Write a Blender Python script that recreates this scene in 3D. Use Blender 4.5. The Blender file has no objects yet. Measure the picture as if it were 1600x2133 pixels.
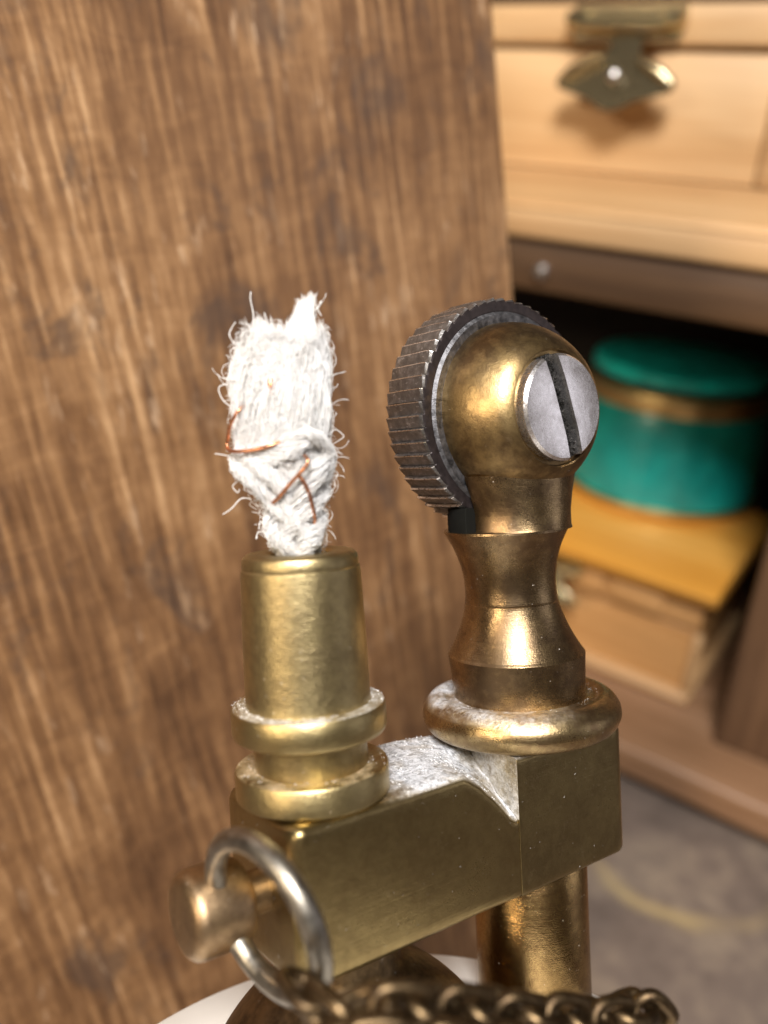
import bpy, bmesh, math, random
from math import sin, cos, pi, radians, sqrt, atan2
from mathutils import Vector, Matrix, noise
random.seed(7)
S = 0.01                       # one millimetre = 0.01 Blender units
V = Vector
scene = bpy.context.scene
scene.unit_settings.scale_length = 0.1
coll = scene.collection

# ------------------------------------------------------------------ camera
# world axes (X along the shelf front, Y into the shelf, Z up) seen from the camera
_U = V((.0587, .9045, .4224)).normalized()
_X = V((.812, -.289, .507)); _X = (_X - _U * _X.dot(_U)).normalized()
_Y = _U.cross(_X)
R_CAM = Matrix((_X, _Y, _U))                     # camera -> world rotation
CAM = V((0, 0, 112))                             # camera position in mm, table top at z = 0
cam = bpy.data.cameras.new('camera')
cam_o = bpy.data.objects.new('camera', cam); coll.objects.link(cam_o)
cam_o.matrix_world = Matrix.Translation(CAM * S) @ R_CAM.to_4x4()
cam.sensor_fit = 'VERTICAL'; cam.sensor_height = 36; cam.sensor_width = 27
cam.lens = 1800 / 2133 * 36
cam.clip_start = .01; cam.clip_end = 100
cam.dof.use_dof = True
cam.dof.focus_distance = 40.5 * S
cam.dof.aperture_fstop = cam.lens * 1e-3 / (.92 * S)
scene.camera = cam_o

# ------------------------------------------------------------------ world, lamps, exposure
w = bpy.data.worlds.new('World'); scene.world = w; w.use_nodes = True
bg = w.node_tree.nodes['Background']
bg.inputs[0].default_value = (.20, .165, .135, 1); bg.inputs[1].default_value = .45

def lamp(name, frm, to, size, power, col, sy=None):
    l = bpy.data.lights.new(name, 'AREA'); l.energy = power; l.color = col
    l.shape = 'RECTANGLE' if sy else 'DISK'; l.size = size * S
    if sy: l.size_y = sy * S
    o = bpy.data.objects.new(name, l); coll.objects.link(o)
    o.location = V(frm) * S
    o.rotation_euler = (V(to) - V(frm)).to_track_quat('-Z', 'Y').to_euler()
    return o
TGT = V((-20, 60, 80))
lamp('key_lamp', TGT + V((.26, -.58, .80)).normalized() * 340, TGT, 115, 238, (1, .97, .94))
lamp('front_lamp', TGT + V((-.20, -.92, .36)).normalized() * 760, TGT, 150, 285, (1, .80, .56))
lamp('screw_fill_light', TGT + V((.88, .42, .22)).normalized() * 800, TGT, 260, 32, (.95, .92, 1), 380)  # added area light, set where the screw head mirrors it, to brighten it

vs = scene.view_settings
vs.view_transform = 'Standard'; vs.look = 'None'; vs.exposure = 0; vs.gamma = 1; vs.use_curve_mapping = False
try:
    scene.cycles.use_denoising = True
    scene.cycles.denoiser = 'OPENIMAGEDENOISE'
except Exception: pass
scene.cycles.max_bounces = 6; scene.cycles.diffuse_bounces = 4; scene.cycles.glossy_bounces = 4
scene.cycles.use_adaptive_sampling = True; scene.cycles.adaptive_threshold = .02
scene.cycles.sample_clamp_indirect = 6

# ------------------------------------------------------------------ material helpers
class NT:
    def __init__(s, name):
        s.m = bpy.data.materials.new(name); s.m.use_nodes = True
        s.t = s.m.node_tree; s.b = s.t.nodes['Principled BSDF']; s.x = -200
    def n(s, typ, **kw):
        nd = s.t.nodes.new(typ)
        for k, v in kw.items(): setattr(nd, k, v)
        return nd
    def l(s, a, b): s.t.links.new(a, b)
    def setin(s, sock, v):
        if hasattr(v, 'is_output') or isinstance(v, bpy.types.NodeSocket): s.l(v, sock)
        else: sock.default_value = v
    def coord(s, scale=(1, 1, 1), loc=(0, 0, 0), rot=(0, 0, 0), out='Object'):
        c = s.n('ShaderNodeTexCoord'); m = s.n('ShaderNodeMapping')
        m.inputs['Scale'].default_value = [k / S for k in scale]       # millimetres
        m.inputs['Location'].default_value = loc; m.inputs['Rotation'].default_value = rot
        s.l(c.outputs[out], m.inputs[0]); return m.outputs[0]
    def noise(s, vec, scale, detail=4, rough=.55, dist=0):
        n = s.n('ShaderNodeTexNoise'); s.l(vec, n.inputs['Vector'])
        n.inputs['Scale'].default_value = scale; n.inputs['Detail'].default_value = detail
        n.inputs['Roughness'].default_value = rough; n.inputs['Distortion'].default_value = dist
        return n.outputs['Fac']
    def vor(s, vec, scale, feature='F1'):
        n = s.n('ShaderNodeTexVoronoi', feature=feature); s.l(vec, n.inputs['Vector']); n.inputs['Scale'].default_value = scale
        return n.outputs['Distance']
    def ramp(s, fac, stops):
        r = s.n('ShaderNodeValToRGB'); s.l(fac, r.inputs[0]); e = r.color_ramp.elements
        while len(e) < len(stops): e.new(.5)
        for el, (p, c) in zip(e, stops):
            el.position = p; el.color = (c, c, c, 1) if isinstance(c, (int, float)) else (*c, 1)
        return r.outputs[0]
    def mix(s, fac, a, b, mode='MIX'):
        m = s.n('ShaderNodeMix', data_type='RGBA', blend_type=mode)
        s.setin(m.inputs[0], fac)
        for sock, v in ((m.inputs[6], a), (m.inputs[7], b)):
            if isinstance(v, tuple): sock.default_value = (*v, 1) if len(v) == 3 else v
            else: s.l(v, sock)
        return m.outputs[2]
    def math(s, op, a, b=0.0, clamp=False):
        m = s.n('ShaderNodeMath', operation=op, use_clamp=clamp)
        s.setin(m.inputs[0], a); s.setin(m.inputs[1], b); return m.outputs[0]
    def bump(s, h, strength=.3, dist=.05, prev=None):
        b = s.n('ShaderNodeBump'); b.inputs['Strength'].default_value = strength
        b.inputs['Distance'].default_value = dist * S; s.l(h, b.inputs['Height'])
        if prev: s.l(prev, b.inputs['Normal'])
        return b.outputs[0]
    def fin(s, **kw):
        names = dict(col='Base Color', rough='Roughness', metal='Metallic', nrm='Normal', sss='Subsurface Weight', spec='Specular IOR Level',
                     coat='Coat Weight', coatr='Coat Roughness', trans='Transmission Weight', sheen='Sheen Weight', aniso='Anisotropic')
        for k, v in kw.items():
            sock = s.b.inputs[names[k]]
            if isinstance(v, tuple) and len(v) == 3: v = (*v, 1)
            s.setin(sock, v)
        return s.m

def upmask(t, lo, hi):
    c = t.n('ShaderNodeTexCoord'); x = t.n('ShaderNodeSeparateXYZ'); t.l(c.outputs['Normal'], x.inputs[0])
    mr = t.n('ShaderNodeMapRange'); t.l(x.outputs[2], mr.inputs[0]); mr.inputs[1].default_value = lo; mr.inputs[2].default_value = hi
    return mr.outputs[0]

def brass(name, light=(.62, .46, .20), dark=(.20, .125, .055), tarn=.5, rough=(.24, .42), dust=0., streak=None, scale=1., dustcol=(.80, .82, .87), dustseed=0, side=False, dustdir=None, micro=.26):
    t = NT(name); v = t.coord()
    n1 = t.noise(v, .55 * scale, 6, .62, .4)
    n2 = t.noise(v, 3.2 * scale, 5, .65)
    n3 = t.noise(v, 16, 4, .6)
    f = t.math('ADD', t.math('MULTIPLY', n1, .65), t.math('MULTIPLY', n2, .35))
    f = t.ramp(f, [(.5 - .16 * (1.2 - tarn) - .02, 0.), (.62 - .1 * tarn + .05, 1.)])
    col = t.mix(t.math('MULTIPLY', f, tarn), light, dark)
    # pale worn scuffs
    v2 = t.coord(loc=(7.3, 1.1, 4.4))
    sc = t.ramp(t.noise(v2, 1.4, 7, .7), [(.60, 0.), (.70, 1.)])
    col = t.mix(t.math('MULTIPLY', sc, .30), col, tuple(min(1, c * 1.25 + .08) for c in light))
    r = t.ramp(t.math('ADD', t.math('MULTIPLY', n1, .5), t.math('MULTIPLY', n3, .5)), [(.3, rough[0]), (.7, rough[1])])
    metal = 1.0
    h = t.math('ADD', t.math('MULTIPLY', n3, .5), t.math('MULTIPLY', n2, .8))
    nb = t.bump(h, micro, .07)
    if streak:                        # fine turning marks around the lathe axis
        vs_ = t.coord(scale={'z': (.15, .15, 26), 'b': (.15, 26, .15), 'x': (.10, 7, 7)}[streak])
        nb = t.bump(t.noise(vs_, 1, 3, .6), .22, .03, nb)
    sp = t.ramp(t.noise(t.coord(loc=(3, 9, 2)), 5.5, 3, .6), [(.70, 0.), (.74, .8)])        # pale flecks of grit
    sp = t.math('MULTIPLY', sp, t.ramp(t.noise(v, .8, 2), [(.46, 0.), (.58, 1.)]))
    if dust > 0:
        m = upmask(t, .45, .85)
        if side:
            o_ = t.n('ShaderNodeSeparateXYZ'); k_o = t.n('ShaderNodeTexCoord'); t.l(k_o.outputs['Object'], o_.inputs[0]); low_ = t.math('GREATER_THAN', o_.outputs[2], -2.9 * S)
            c_ = t.n('ShaderNodeTexCoord'); x_ = t.n('ShaderNodeSeparateXYZ'); t.l(c_.outputs['Normal'], x_.inputs[0])
            m = t.math('MAXIMUM', m, t.math('MULTIPLY', t.math('MULTIPLY', t.math('LESS_THAN', x_.outputs[0], -.97), .60), low_))
        vd = t.coord(loc=(dustseed, 3.3, 1.7))
        dn = t.math('ADD', t.math('MULTIPLY', t.noise(vd, .40, 3, .6, .5), .70), t.math('MULTIPLY', t.noise(vd, 3.2, 5, .7), .30))
        d = t.ramp(dn, [(.56 - .24 * dust, 0.), (.80 - .20 * dust, 1.)])
        d = t.math('MULTIPLY', d, m)
        if dustdir:                   # swept to one side of the part
            cx_, cy_, dx_, dy_, lo_, hi_ = dustdir
            q_ = t.n('ShaderNodeTexCoord'); z_ = t.n('ShaderNodeSeparateXYZ'); t.l(q_.outputs['Object'], z_.inputs[0])
            e_x = t.math('MULTIPLY', t.math('SUBTRACT', z_.outputs[0], cx_ * S), dx_ / S); e_y = t.math('MULTIPLY', t.math('SUBTRACT', z_.outputs[1], cy_ * S), dy_ / S)
            mr_ = t.n('ShaderNodeMapRange'); t.l(t.math('ADD', t.math('ADD', e_x, e_y), t.math('MULTIPLY', dn, 2.)), mr_.inputs[0]); mr_.inputs[1].default_value = lo_; mr_.inputs[2].default_value = hi_
            d = t.math('MULTIPLY', d, mr_.outputs[0])
        sp = t.math('MAXIMUM', sp, d)
        fine = t.noise(vd, 6.5, 4, .75)
        nb = t.bump(t.math('MULTIPLY', fine, d), .8, .22, nb)
        dustc = t.mix(t.ramp(t.noise(vd, 3.4, 4, .75, .8), [(.36, 0.), (.56, 1.)]), tuple(c * .34 for c in dustcol), dustcol)
    else:
        dustc = t.mix(.5, (.75, .7, .66), (.8, .76, .72))
    col = t.mix(sp, col, dustc)
    metal = t.math('SUBTRACT', 1.0, sp)
    r = t.mix(sp, r, (.85, .85, .85))
    return t.fin(col=col, rough=r, metal=metal, nrm=nb)

def wood(name, stops, axis='z', grain=1.0, rough=.5, fig=1., bump=.25, coat=0., patch=0., warp=1.2):
    """stops: colours dark -> light; the grain runs along `axis`"""
    t = NT(name)
    sc = {'x': (.05, 1, 1), 'y': (1, .05, 1), 'z': (1, 1, .05)}[axis]
    v = t.coord(scale=sc); vf = t.coord(scale=tuple(.35 if k < .5 else 1 for k in sc))
    big = t.noise(v, .16 * grain, 3, .5, warp * .5)
    mid = t.noise(v, .62 * grain, 5, .6, warp)
    fin = t.noise(t.coord(scale=tuple(.02 if k < .5 else 1 for k in sc)), 5.5 * grain, 4, .65)
    blot = t.noise(vf, .13 * grain, 4, .6, .6)
    f = t.math('ADD', t.math('MULTIPLY', big, .25), t.math('ADD', t.math('MULTIPLY', mid, .42 * fig), t.math('MULTIPLY', fin, .18)))
    f = t.math('ADD', f, t.math('MULTIPLY', blot, .15 + .10 * patch))
    n = len(stops); lo, hi = .36, .62
    col = t.ramp(f, [(lo + (hi - lo) * i / (n - 1), c) for i, c in enumerate(stops)])
    if patch:
        pt = t.ramp(t.noise(t.coord(scale=tuple(.45 if k < .5 else 1 for k in sc), loc=(5, 2, 9)), .20 * grain, 4, .62, .5), [(.55, 0.), (.70, 1.)])
        col = t.mix(t.math('MULTIPLY', pt, .55 * patch), col, tuple(c * .75 for c in stops[0]))
    r = t.ramp(fin, [(.3, rough - .1), (.7, rough + .12)])
    nb = t.bump(t.math('ADD', fin, mid), bump, .25)
    return t.fin(col=col, rough=r, nrm=nb, coat=coat, coatr=.25)

def plain(name, col, rough=.5, metal=0., nz=.12, scale=1.5, bump=.1, **kw):
    t = NT(name); v = t.coord(); n = t.noise(v, scale, 5, .6)
    a = tuple(max(0, c * (1 - nz)) for c in col); b = tuple(min(1, c * (1 + nz)) for c in col)
    c = t.ramp(n, [(.3, a), (.7, b)])
    return t.fin(col=c, rough=t.ramp(n, [(.3, max(.02, rough - .06)), (.7, rough + .08)]), metal=metal, nrm=t.bump(n, bump, .1), **kw)

# ------------------------------------------------------------------ mesh helpers
def mk(name, verts, faces, mat, parent=None, angle=35, flat=False, matrix=None):
    me = bpy.data.meshes.new(name)
    me.from_pydata([tuple(k * S for k in v) for v in verts], [], faces)
    bm = bmesh.new(); bm.from_mesh(me)
    bmesh.ops.recalc_face_normals(bm, faces=bm.faces)
    if not flat:
        for f in bm.faces: f.smooth = True
        ca = radians(angle)
        for e in bm.edges:
            if len(e.link_faces) == 2 and e.calc_face_angle(0) > ca: e.smooth = False
    bm.to_mesh(me); bm.free()
    me.materials.append(mat)
    o = bpy.data.objects.new(name, me); coll.objects.link(o)
    if parent: o.parent = parent
    if matrix is not None: o.matrix_basis = matrix
    return o

def tag(o, label, cat, group=None):
    o['label'] = label; o['category'] = cat
    if group: o['group'] = group
    return o
def empty(name, label, cat, matrix=None):
    o = bpy.data.objects.new(name, None); coll.objects.link(o); o.empty_display_size = .02
    if matrix is not None: o.matrix_world = matrix
    return tag(o, label, cat)

def lathe(prof, c=(0, 0), seg=96, axis='z', wob=0., seed=0):
    """prof: (radius, height) pairs; axis z about (a,b)=c, or axis '-b' about (a,z)=c with height along b"""
    vs, fs = [], []
    for (r, h) in prof:
        for i in range(seg):
            t = 2 * pi * i / seg
            rr = r * (1 + wob * (noise.noise(V((cos(t) * 1.5, sin(t) * 1.5, h * .8 + seed)))))
            if axis == 'z': vs.append((c[0] + rr * cos(t), c[1] + rr * sin(t), h))
            else: vs.append((c[0] + rr * cos(t), h, c[1] + rr * sin(t)))
    n = len(prof)
    for k in range(n - 1):
        for i in range(seg):
            j = (i + 1) % seg
            fs.append((k * seg + i, k * seg + j, (k + 1) * seg + j, (k + 1) * seg + i))
    if prof[0][0] > 1e-4: fs.append(tuple(range(seg)))
    if prof[-1][0] > 1e-4: fs.append(tuple((n - 1) * seg + i for i in range(seg)))
    return vs, fs

def smooth_prof(pts, per=6):
    out = []
    P = [pts[0]] + list(pts) + [pts[-1]]
    for i in range(1, len(P) - 2):
        p0, p1, p2, p3 = [V(q) for q in P[i - 1:i + 3]]
        for k in range(per):
            t = k / per
            out.append(tuple(.5 * ((2 * p1) + (p2 - p0) * t + (2 * p0 - 5 * p1 + 4 * p2 - p3) * t * t + (3 * p1 - p0 - 3 * p2 + p3) * t ** 3)))
    out.append(tuple(pts[-1])); return out

def spline(pts, per=6): return [V(q) for q in smooth_prof([tuple(p) for p in pts], per)]

def tube(path, rad, sides=8, closed=False, caps=True):
    """path: list of Vectors; rad: number or list"""
    n = len(path); vs, fs = [], []
    rad = rad if isinstance(rad, (list, tuple)) else [rad] * n
    T = []
    for i in range(n):
        if closed: d = path[(i + 1) % n] - path[i - 1]
        else: d = path[min(i + 1, n - 1)] - path[max(i - 1, 0)]
        T.append(d.normalized() if d.length > 1e-9 else V((0, 0, 1)))
    up = T[0].orthogonal().normalized()
    for i in range(n):
        up = (up - T[i] * up.dot(T[i]))
        up = up.normalized() if up.length > 1e-6 else T[i].orthogonal().normalized()
        sd = T[i].cross(up)
        for k in range(sides):
            a = 2 * pi * k / sides
            vs.append(path[i] + (up * cos(a) + sd * sin(a)) * rad[i])
    m = n if closed else n - 1
    for i in range(m):
        j = (i + 1) % n
        for k in range(sides):
            l = (k + 1) % sides
            fs.append((i * sides + k, i * sides + l, j * sides + l, j * sides + k))
    if not closed and caps:
        fs.append(tuple(range(sides))); fs.append(tuple((n - 1) * sides + k for k in range(sides)))
    return vs, fs

def join(parts):
    vs, fs = [], []
    for a, b in parts:
        o = len(vs); vs += list(a); fs += [tuple(i + o for i in f) for f in b]
    return vs, fs

def bbox(name, lo, hi, mat, parent=None, bev=.6, seg=2):
    bm = bmesh.new()
    bmesh.ops.create_cube(bm, size=1)
    for v in bm.verts:
        v.co = V([(lo[i] + hi[i]) / 2 + v.co[i] * (hi[i] - lo[i]) for i in range(3)]) * S
    if bev: bmesh.ops.bevel(bm, geom=list(bm.edges), offset=bev * S, segments=seg, profile=.5, affect='EDGES')
    for f in bm.faces: f.smooth = True
    for e in bm.edges:
        if len(e.link_faces) == 2 and e.calc_face_angle(0) > radians(50): e.smooth = False
    me = bpy.data.meshes.new(name); bm.to_mesh(me); bm.free(); me.materials.append(mat)
    o = bpy.data.objects.new(name, me); coll.objects.link(o)
    if parent: o.parent = parent
    return o

def prism(name, poly, axis, lo, hi, mat, parent=None):
    """poly in the two other axes (in order), extruded along axis"""
    n = len(poly); vs = []
    for h in (lo, hi):
        for p in poly:
            q = list(p); q.insert(axis, h); vs.append(tuple(q))
    fs = [tuple(range(n)), tuple(range(n, 2 * n))] + [(i, (i + 1) % n, n + (i + 1) % n, n + i) for i in range(n)]
    return mk(name, vs, fs, mat, parent, 40)

# ------------------------------------------------------------------ frame of the lighter
# the lighter leans back about 22 degrees; its own frame: a along the cross bar, b across it, z along its axis
_r, _p = radians(3), radians(3.7)
lu = V((-sin(_r) * cos(_p), cos(_r) * cos(_p), sin(_p)))           # lighter axis in camera coordinates (x right, y up, z back)
lf = V((0, 0, -1)); lf = (lf - lu * lf.dot(lu)).normalized()
lr = lf.cross(lu)
TH = radians(35); CX, CY, CZ = -4.10, 32.0, -14.09                 # near top corner of the cross bar from the camera
da, db = V((cos(TH), sin(TH), 0)), V((-sin(TH), cos(TH), 0))
def l2cam(p): return lr * p[0] + lf * p[1] + lu * p[2]
M3 = R_CAM @ Matrix((l2cam(da), l2cam(db), l2cam(V((0, 0, 1))))).transposed()
ORG = CAM + R_CAM @ l2cam(V((CX, CY, CZ)))
M_L = Matrix.Translation(ORG * S) @ M3.to_4x4()
def L2B(x, y, z):
    d = V((x - CX, y - CY, 0)); return V((d.dot(da), d.dot(db), z - CZ))
def PX(px, py, y):
    """point of the lighter's frame that lies on a sight line at forward distance y (used to read the wick and chain off the photo)"""
    c = V(((px - 800) / 1800, (1066.5 - py) / 1800, -1))
    l = V((c.dot(lr), c.dot(lf), c.dot(lu))); l *= y / l.y
    return L2B(*l)
LR, LFW = L2B(CX + 1, CY, CZ), L2B(CX, CY + 1, CZ)                 # image-right and away-from-viewer in the lighter frame

# ------------------------------------------------------------------ materials
m_brass_tube = brass('brass_tube', (.47, .375, .19), (.27, .21, .11), .8, (.28, .46), dust=.0, streak='z', micro=.42, scale=.8)
m_brass_flange = brass('brass_flange', (.48, .38, .185), (.30, .235, .12), .6, (.26, .42), dust=.95, streak='z', dustseed=2., dustdir=(2.75, 3.1, .82, -.57, -3.2, 1.5), micro=.35)
m_brass_flange2 = brass('brass_flange_low', (.48, .38, .185), (.30, .235, .12), .6, (.26, .42), dust=.55, streak='z', dustseed=5., dustcol=(.80, .60, .40), micro=.35)
m_bar = brass('brass_bar', (.36, .275, .125), (.23, .165, .075), .8, (.24, .38), dust=1.25, dustseed=8., scale=.5, streak='x', dustdir=(4.6, 0., 1., 0., .2, 2.6))
m_block = brass('brass_block', (.35, .275, .13), (.215, .158, .075), .8, (.24, .38), dust=1.0, dustseed=8., side=True, scale=.5, streak='x')
m_pillar = brass('brass_pillar', (.40, .285, .15), (.165, .11, .065), .85, (.20, .36), dust=.0, streak='z', scale=.5, micro=.3)
m_torus = brass('brass_foot', (.46, .345, .175), (.24, .155, .085), .8, (.22, .38), dust=.85, streak='z', dustseed=11., dustdir=(15., 3.1, -.82, .57, -1.6, 3.2), micro=.3)
m_dome = brass('brass_cap', (.38, .265, .12), (.13, .085, .045), .9, (.30, .46), dust=.0, scale=.5, micro=.34)
m_stud = brass('brass_stud', (.40, .28, .16), (.20, .13, .075), .7, (.32, .48))
m_dark_brass = brass('antique_brass', (.17, .115, .06), (.055, .036, .021), .9, (.34, .5))
m_flint = brass('flint_tube_brass', (.46, .31, .13), (.18, .105, .045), .7, (.14, .28), streak='z')
m_black_steel = plain('blackened_steel', (.035, .027, .027), .42, .6, .3, 3., .3)
m_slot_black = plain('slot_black', (.006, .006, .005), .95, spec=.1)  # near-black colour, so the slot under the wheel reads as deep shade
m_grey_steel = plain('dull_grey_steel', (.12, .118, .125), .5, .9, .6, 3., .6)
m_bright_steel = plain('worn_bright_steel', (.80, .79, .80), .28, 1., .12, 6.)
m_steel_ring = plain('ring_steel', (.30, .275, .235), .38, 1., .25, 2.)
m_copper = plain('copper', (.62, .28, .15), .3, 1., .2, 4.)

def steel_wheel():
    t = NT('wheel_steel'); v = t.coord(); n = t.noise(v, 2.4, 6, .7); n2 = t.noise(v, 12, 4, .7)
    col = t.ramp(n, [(.32, (.13, .125, .122)), (.55, (.22, .21, .205)), (.75, (.42, .41, .41))])
    chip = t.ramp(t.noise(t.coord(scale=(1, .35, 1)), 6, 4, .7), [(.60, 0.), (.66, 1.)])
    col = t.mix(t.math('MULTIPLY', chip, .45), col, (.72, .72, .75))
    return t.fin(col=col, rough=t.ramp(n2, [(.3, .30), (.7, .55)]), metal=.92, nrm=t.bump(t.math('ADD', n2, t.math('MULTIPLY', chip, .6)), .22, .10))
m_wheel = steel_wheel()
def screw_steel():
    t = NT('screw_steel'); v = t.coord(); n = t.noise(v, .75, 5, .6, .6); n2 = t.noise(v, 7, 5, .7)
    col = t.ramp(t.math('ADD', t.math('MULTIPLY', n, .8), t.math('MULTIPLY', n2, .2)), [(.36, (.46, .43, .42)), (.62, (.86, .84, .85))])
    return t.fin(col=col, rough=t.ramp(n2, [(.3, .2), (.7, .36)]), metal=.95, nrm=t.bump(n2, .14, .05))
m_screw = screw_steel()
def grit():
    t = NT('slot_grit'); v = t.coord(); n = t.noise(v, 9, 5, .75); n2 = t.vor(v, 5.5)
    col = t.ramp(n, [(.44, (.010, .009, .008)), (.60, (.05, .045, .04)), (.72, (.40, .37, .33))])
    return t.fin(col=col, rough=.6, metal=.2, nrm=t.bump(t.math('ADD', n, n2), .9, .3))
m_grit = grit()
def cotton():
    t = NT('cotton'); v = t.coord(); n = t.noise(v, 2.2, 4, .6)
    return t.fin(col=t.ramp(n, [(.35, (.84, .83, .81)), (.6, (.95, .95, .95))]), rough=.95, spec=.08)
def see_through(m, k):
    nt = m.node_tree; out = nt.nodes['Material Output']; p = nt.nodes['Principled BSDF']
    tr = nt.nodes.new('ShaderNodeBsdfTranslucent'); tr.inputs[0].default_value = (.92, .90, .88, 1)
    mx = nt.nodes.new('ShaderNodeMixShader'); mx.inputs[0].default_value = k
    nt.links.new(p.outputs[0], mx.inputs[1]); nt.links.new(tr.outputs[0], mx.inputs[2]); nt.links.new(mx.outputs[0], out.inputs[0])
m_cotton = cotton(); m_cotton.node_tree.nodes['Principled BSDF'].inputs['Subsurface Radius'].default_value = (1, 1, 1)
m_cotton.node_tree.nodes['Principled BSDF'].inputs['Subsurface Scale'].default_value = .25 * S
see_through(m_cotton, .30)
m_white = plain('white_enamel', (.80, .77, .72), .35, 0., .03, .3, .02)

# ------------------------------------------------------------------ setting: table top
def table_mat():
    t = NT('table_grey'); v = t.coord()
    n = t.noise(v, .035, 5, .6, .4); n2 = t.noise(v, .25, 5, .65)
    f = t.math('ADD', t.math('MULTIPLY', n, .65), t.math('MULTIPLY', n2, .35))
    col = t.ramp(f, [(.36, (.100, .076, .062)), (.5, (.160, .122, .100)), (.62, (.25, .195, .145))])
    # worn ochre ring mark, 24 mm radius
    c = t.n('ShaderNodeTexCoord'); sub = t.n('ShaderNodeVectorMath', operation='SUBTRACT'); sub.inputs[1].default_value = V((-17.7, 126, 0)) * S
    t.l(c.outputs['Object'], sub.inputs[0])
    ln = t.n('ShaderNodeVectorMath', operation='LENGTH'); t.l(sub.outputs[0], ln.inputs[0])
    dd = t.math('ADD', t.math('DIVIDE', ln.outputs['Value'], S), t.math('MULTIPLY', t.noise(v, .12, 3), 3.))
    ring = t.ramp(t.math('ABSOLUTE', t.math('SUBTRACT', dd, 19.8)), [(0., 1.), (.0, 1.)])
    mr = t.n('ShaderNodeMapRange'); t.l(t.math('ABSOLUTE', t.math('SUBTRACT', dd, 19.8)), mr.inputs[0])
    mr.inputs[1].default_value = .2; mr.inputs[2].default_value = 2.2; mr.inputs[3].default_value = 1; mr.inputs[4].default_value = 0
    fade = t.ramp(t.noise(t.coord(loc=(4, 4, 4)), .06, 3), [(.38, .25), (.6, 1.)])
    col = t.mix(t.math('MULTIPLY', t.math('MULTIPLY', mr.outputs[0], fade), .5), col, (.50, .37, .16))
    return t.fin(col=col, rough=.5, nrm=t.bump(n2, .15, .3))
tt = mk('table_top', [(-400, -250, 0), (400, -250, 0), (400, 500, 0), (-400, 500, 0), (-400, -250, -12), (400, -250, -12), (400, 500, -12), (-400, 500, -12)],
        [(0, 1, 2, 3), (4, 5, 6, 7), (0, 1, 5, 4), (1, 2, 6, 5), (2, 3, 7, 6), (3, 0, 4, 7)], table_mat(), flat=True)
tt['kind'] = 'structure'

# ------------------------------------------------------------------ the big brown board on the left
def board_mat():
    t = NT('board_wood')
    # local: x across, y along the grain, z thickness
    RB = (0, 0, radians(5.))
    v = t.coord(scale=(1, .045, 1), rot=RB); vy = t.coord(scale=(1, .16, 1), rot=RB); vb = t.coord(scale=(1, .4, 1), loc=(3, 0, 5), rot=RB)
    rip = t.noise(t.coord(scale=(.30, .8, 1), loc=(6, 6, 2), rot=(0, 0, .3)), .75, 3, .6, .9)        # cross-grain ripple figure
    warp = t.noise(t.coord(scale=(.3, .07, 1)), .6, 2, .5)
    cv = t.n('ShaderNodeCombineXYZ'); t.l(t.math('MULTIPLY', warp, 1.5), cv.inputs[0])
    av = t.n('ShaderNodeVectorMath', operation='ADD'); t.l(v, av.inputs[0]); t.l(cv.outputs[0], av.inputs[1])
    vw = av.outputs[0]
    mid = t.noise(vw, .75, 3, .55, .3); fin = t.noise(vy, 2.2, 2, .6)
    shrt = t.noise(t.coord(scale=(1, .10, 1), loc=(2, 4, 6)), 1.15, 3, .6, .3)
    blot = t.noise(vb, .13, 4, .62, .5)
    wv = t.n('ShaderNodeTexWave', wave_type='BANDS', bands_direction='X', wave_profile='SIN')
    t.l(vw, wv.inputs['Vector']); wv.inputs['Scale'].default_value = .25; wv.inputs['Distortion'].default_value = 2.2
    wv.inputs['Detail'].default_value = 2; wv.inputs['Detail Scale'].default_value = 1.5; wv.inputs['Detail Roughness'].default_value = .6
    line = t.ramp(wv.outputs['Fac'], [(.45, 0.), (.95, 1.)])
    line = t.math('MULTIPLY', line, t.ramp(t.noise(t.coord(scale=(1, .35, 1), loc=(7, 3, 1)), .28, 3, .6), [(.36, .1), (.60, 1.)]))
    f = t.math('ADD', t.math('MULTIPLY', mid, .42), t.math('ADD', t.math('MULTIPLY', shrt, .36), t.math('MULTIPLY', fin, .16)))
    f = t.math('ADD', f, t.math('MULTIPLY', t.math('SUBTRACT', blot, .5), .62))
    f = t.math('ADD', f, t.math('MULTIPLY', line, .10))
    f = t.math('ADD', f, t.math('MULTIPLY', t.math('SUBTRACT', rip, .5), .20))
    col = t.ramp(f, [(.30, (.090, .042, .018)), (.45, (.175, .086, .036)), (.57, (.28, .148, .064)), (.74, (.50, .30, .15))])
    # dark worn stains
    st = t.ramp(t.noise(t.coord(scale=(1, .6, 1), loc=(4.5, 8, 2)), .17, 4, .70, .4), [(.54, 0.), (.66, 1.)])
    col = t.mix(t.math('MULTIPLY', st, .62), col, (.070, .045, .033))
    # short pale nicks where the finish is rubbed through
    nick = t.ramp(t.noise(t.coord(scale=(1, .25, 1), loc=(9, 1, 3)), .9, 3, .6), [(.60, 0.), (.72, 1.)])
    nick = t.math('MULTIPLY', nick, t.ramp(blot, [(.42, 0.), (.56, 1.)]))
    col = t.mix(t.math('MULTIPLY', nick, .5), col, (.66, .46, .29))
    return t.fin(col=col, rough=t.ramp(fin, [(.3, .36), (.7, .56)]), nrm=t.bump(f, .2, .4), coat=.1, coatr=.3)
nB = V((-.9541, .2614, -.1459)); e_ = V((.174, .0776, -.982)); 
e_.normalize(); nB = (nB - e_ * nB.dot(e_)).normalized()
hB = nB.cross(e_)                                                   # towards the viewer's left along the face
P1 = V((-43.38, 76.51, 121.16))                                     # on the right-hand edge of the board
MB = Matrix((-hB, -e_, -nB)).transposed()                           # local x right, y up the grain, z out of the face
M_board = Matrix.Translation(P1 * S) @ MB.to_4x4()
Lb = P1.z / -e_.z                                                   # run down the right edge to the table
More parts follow.
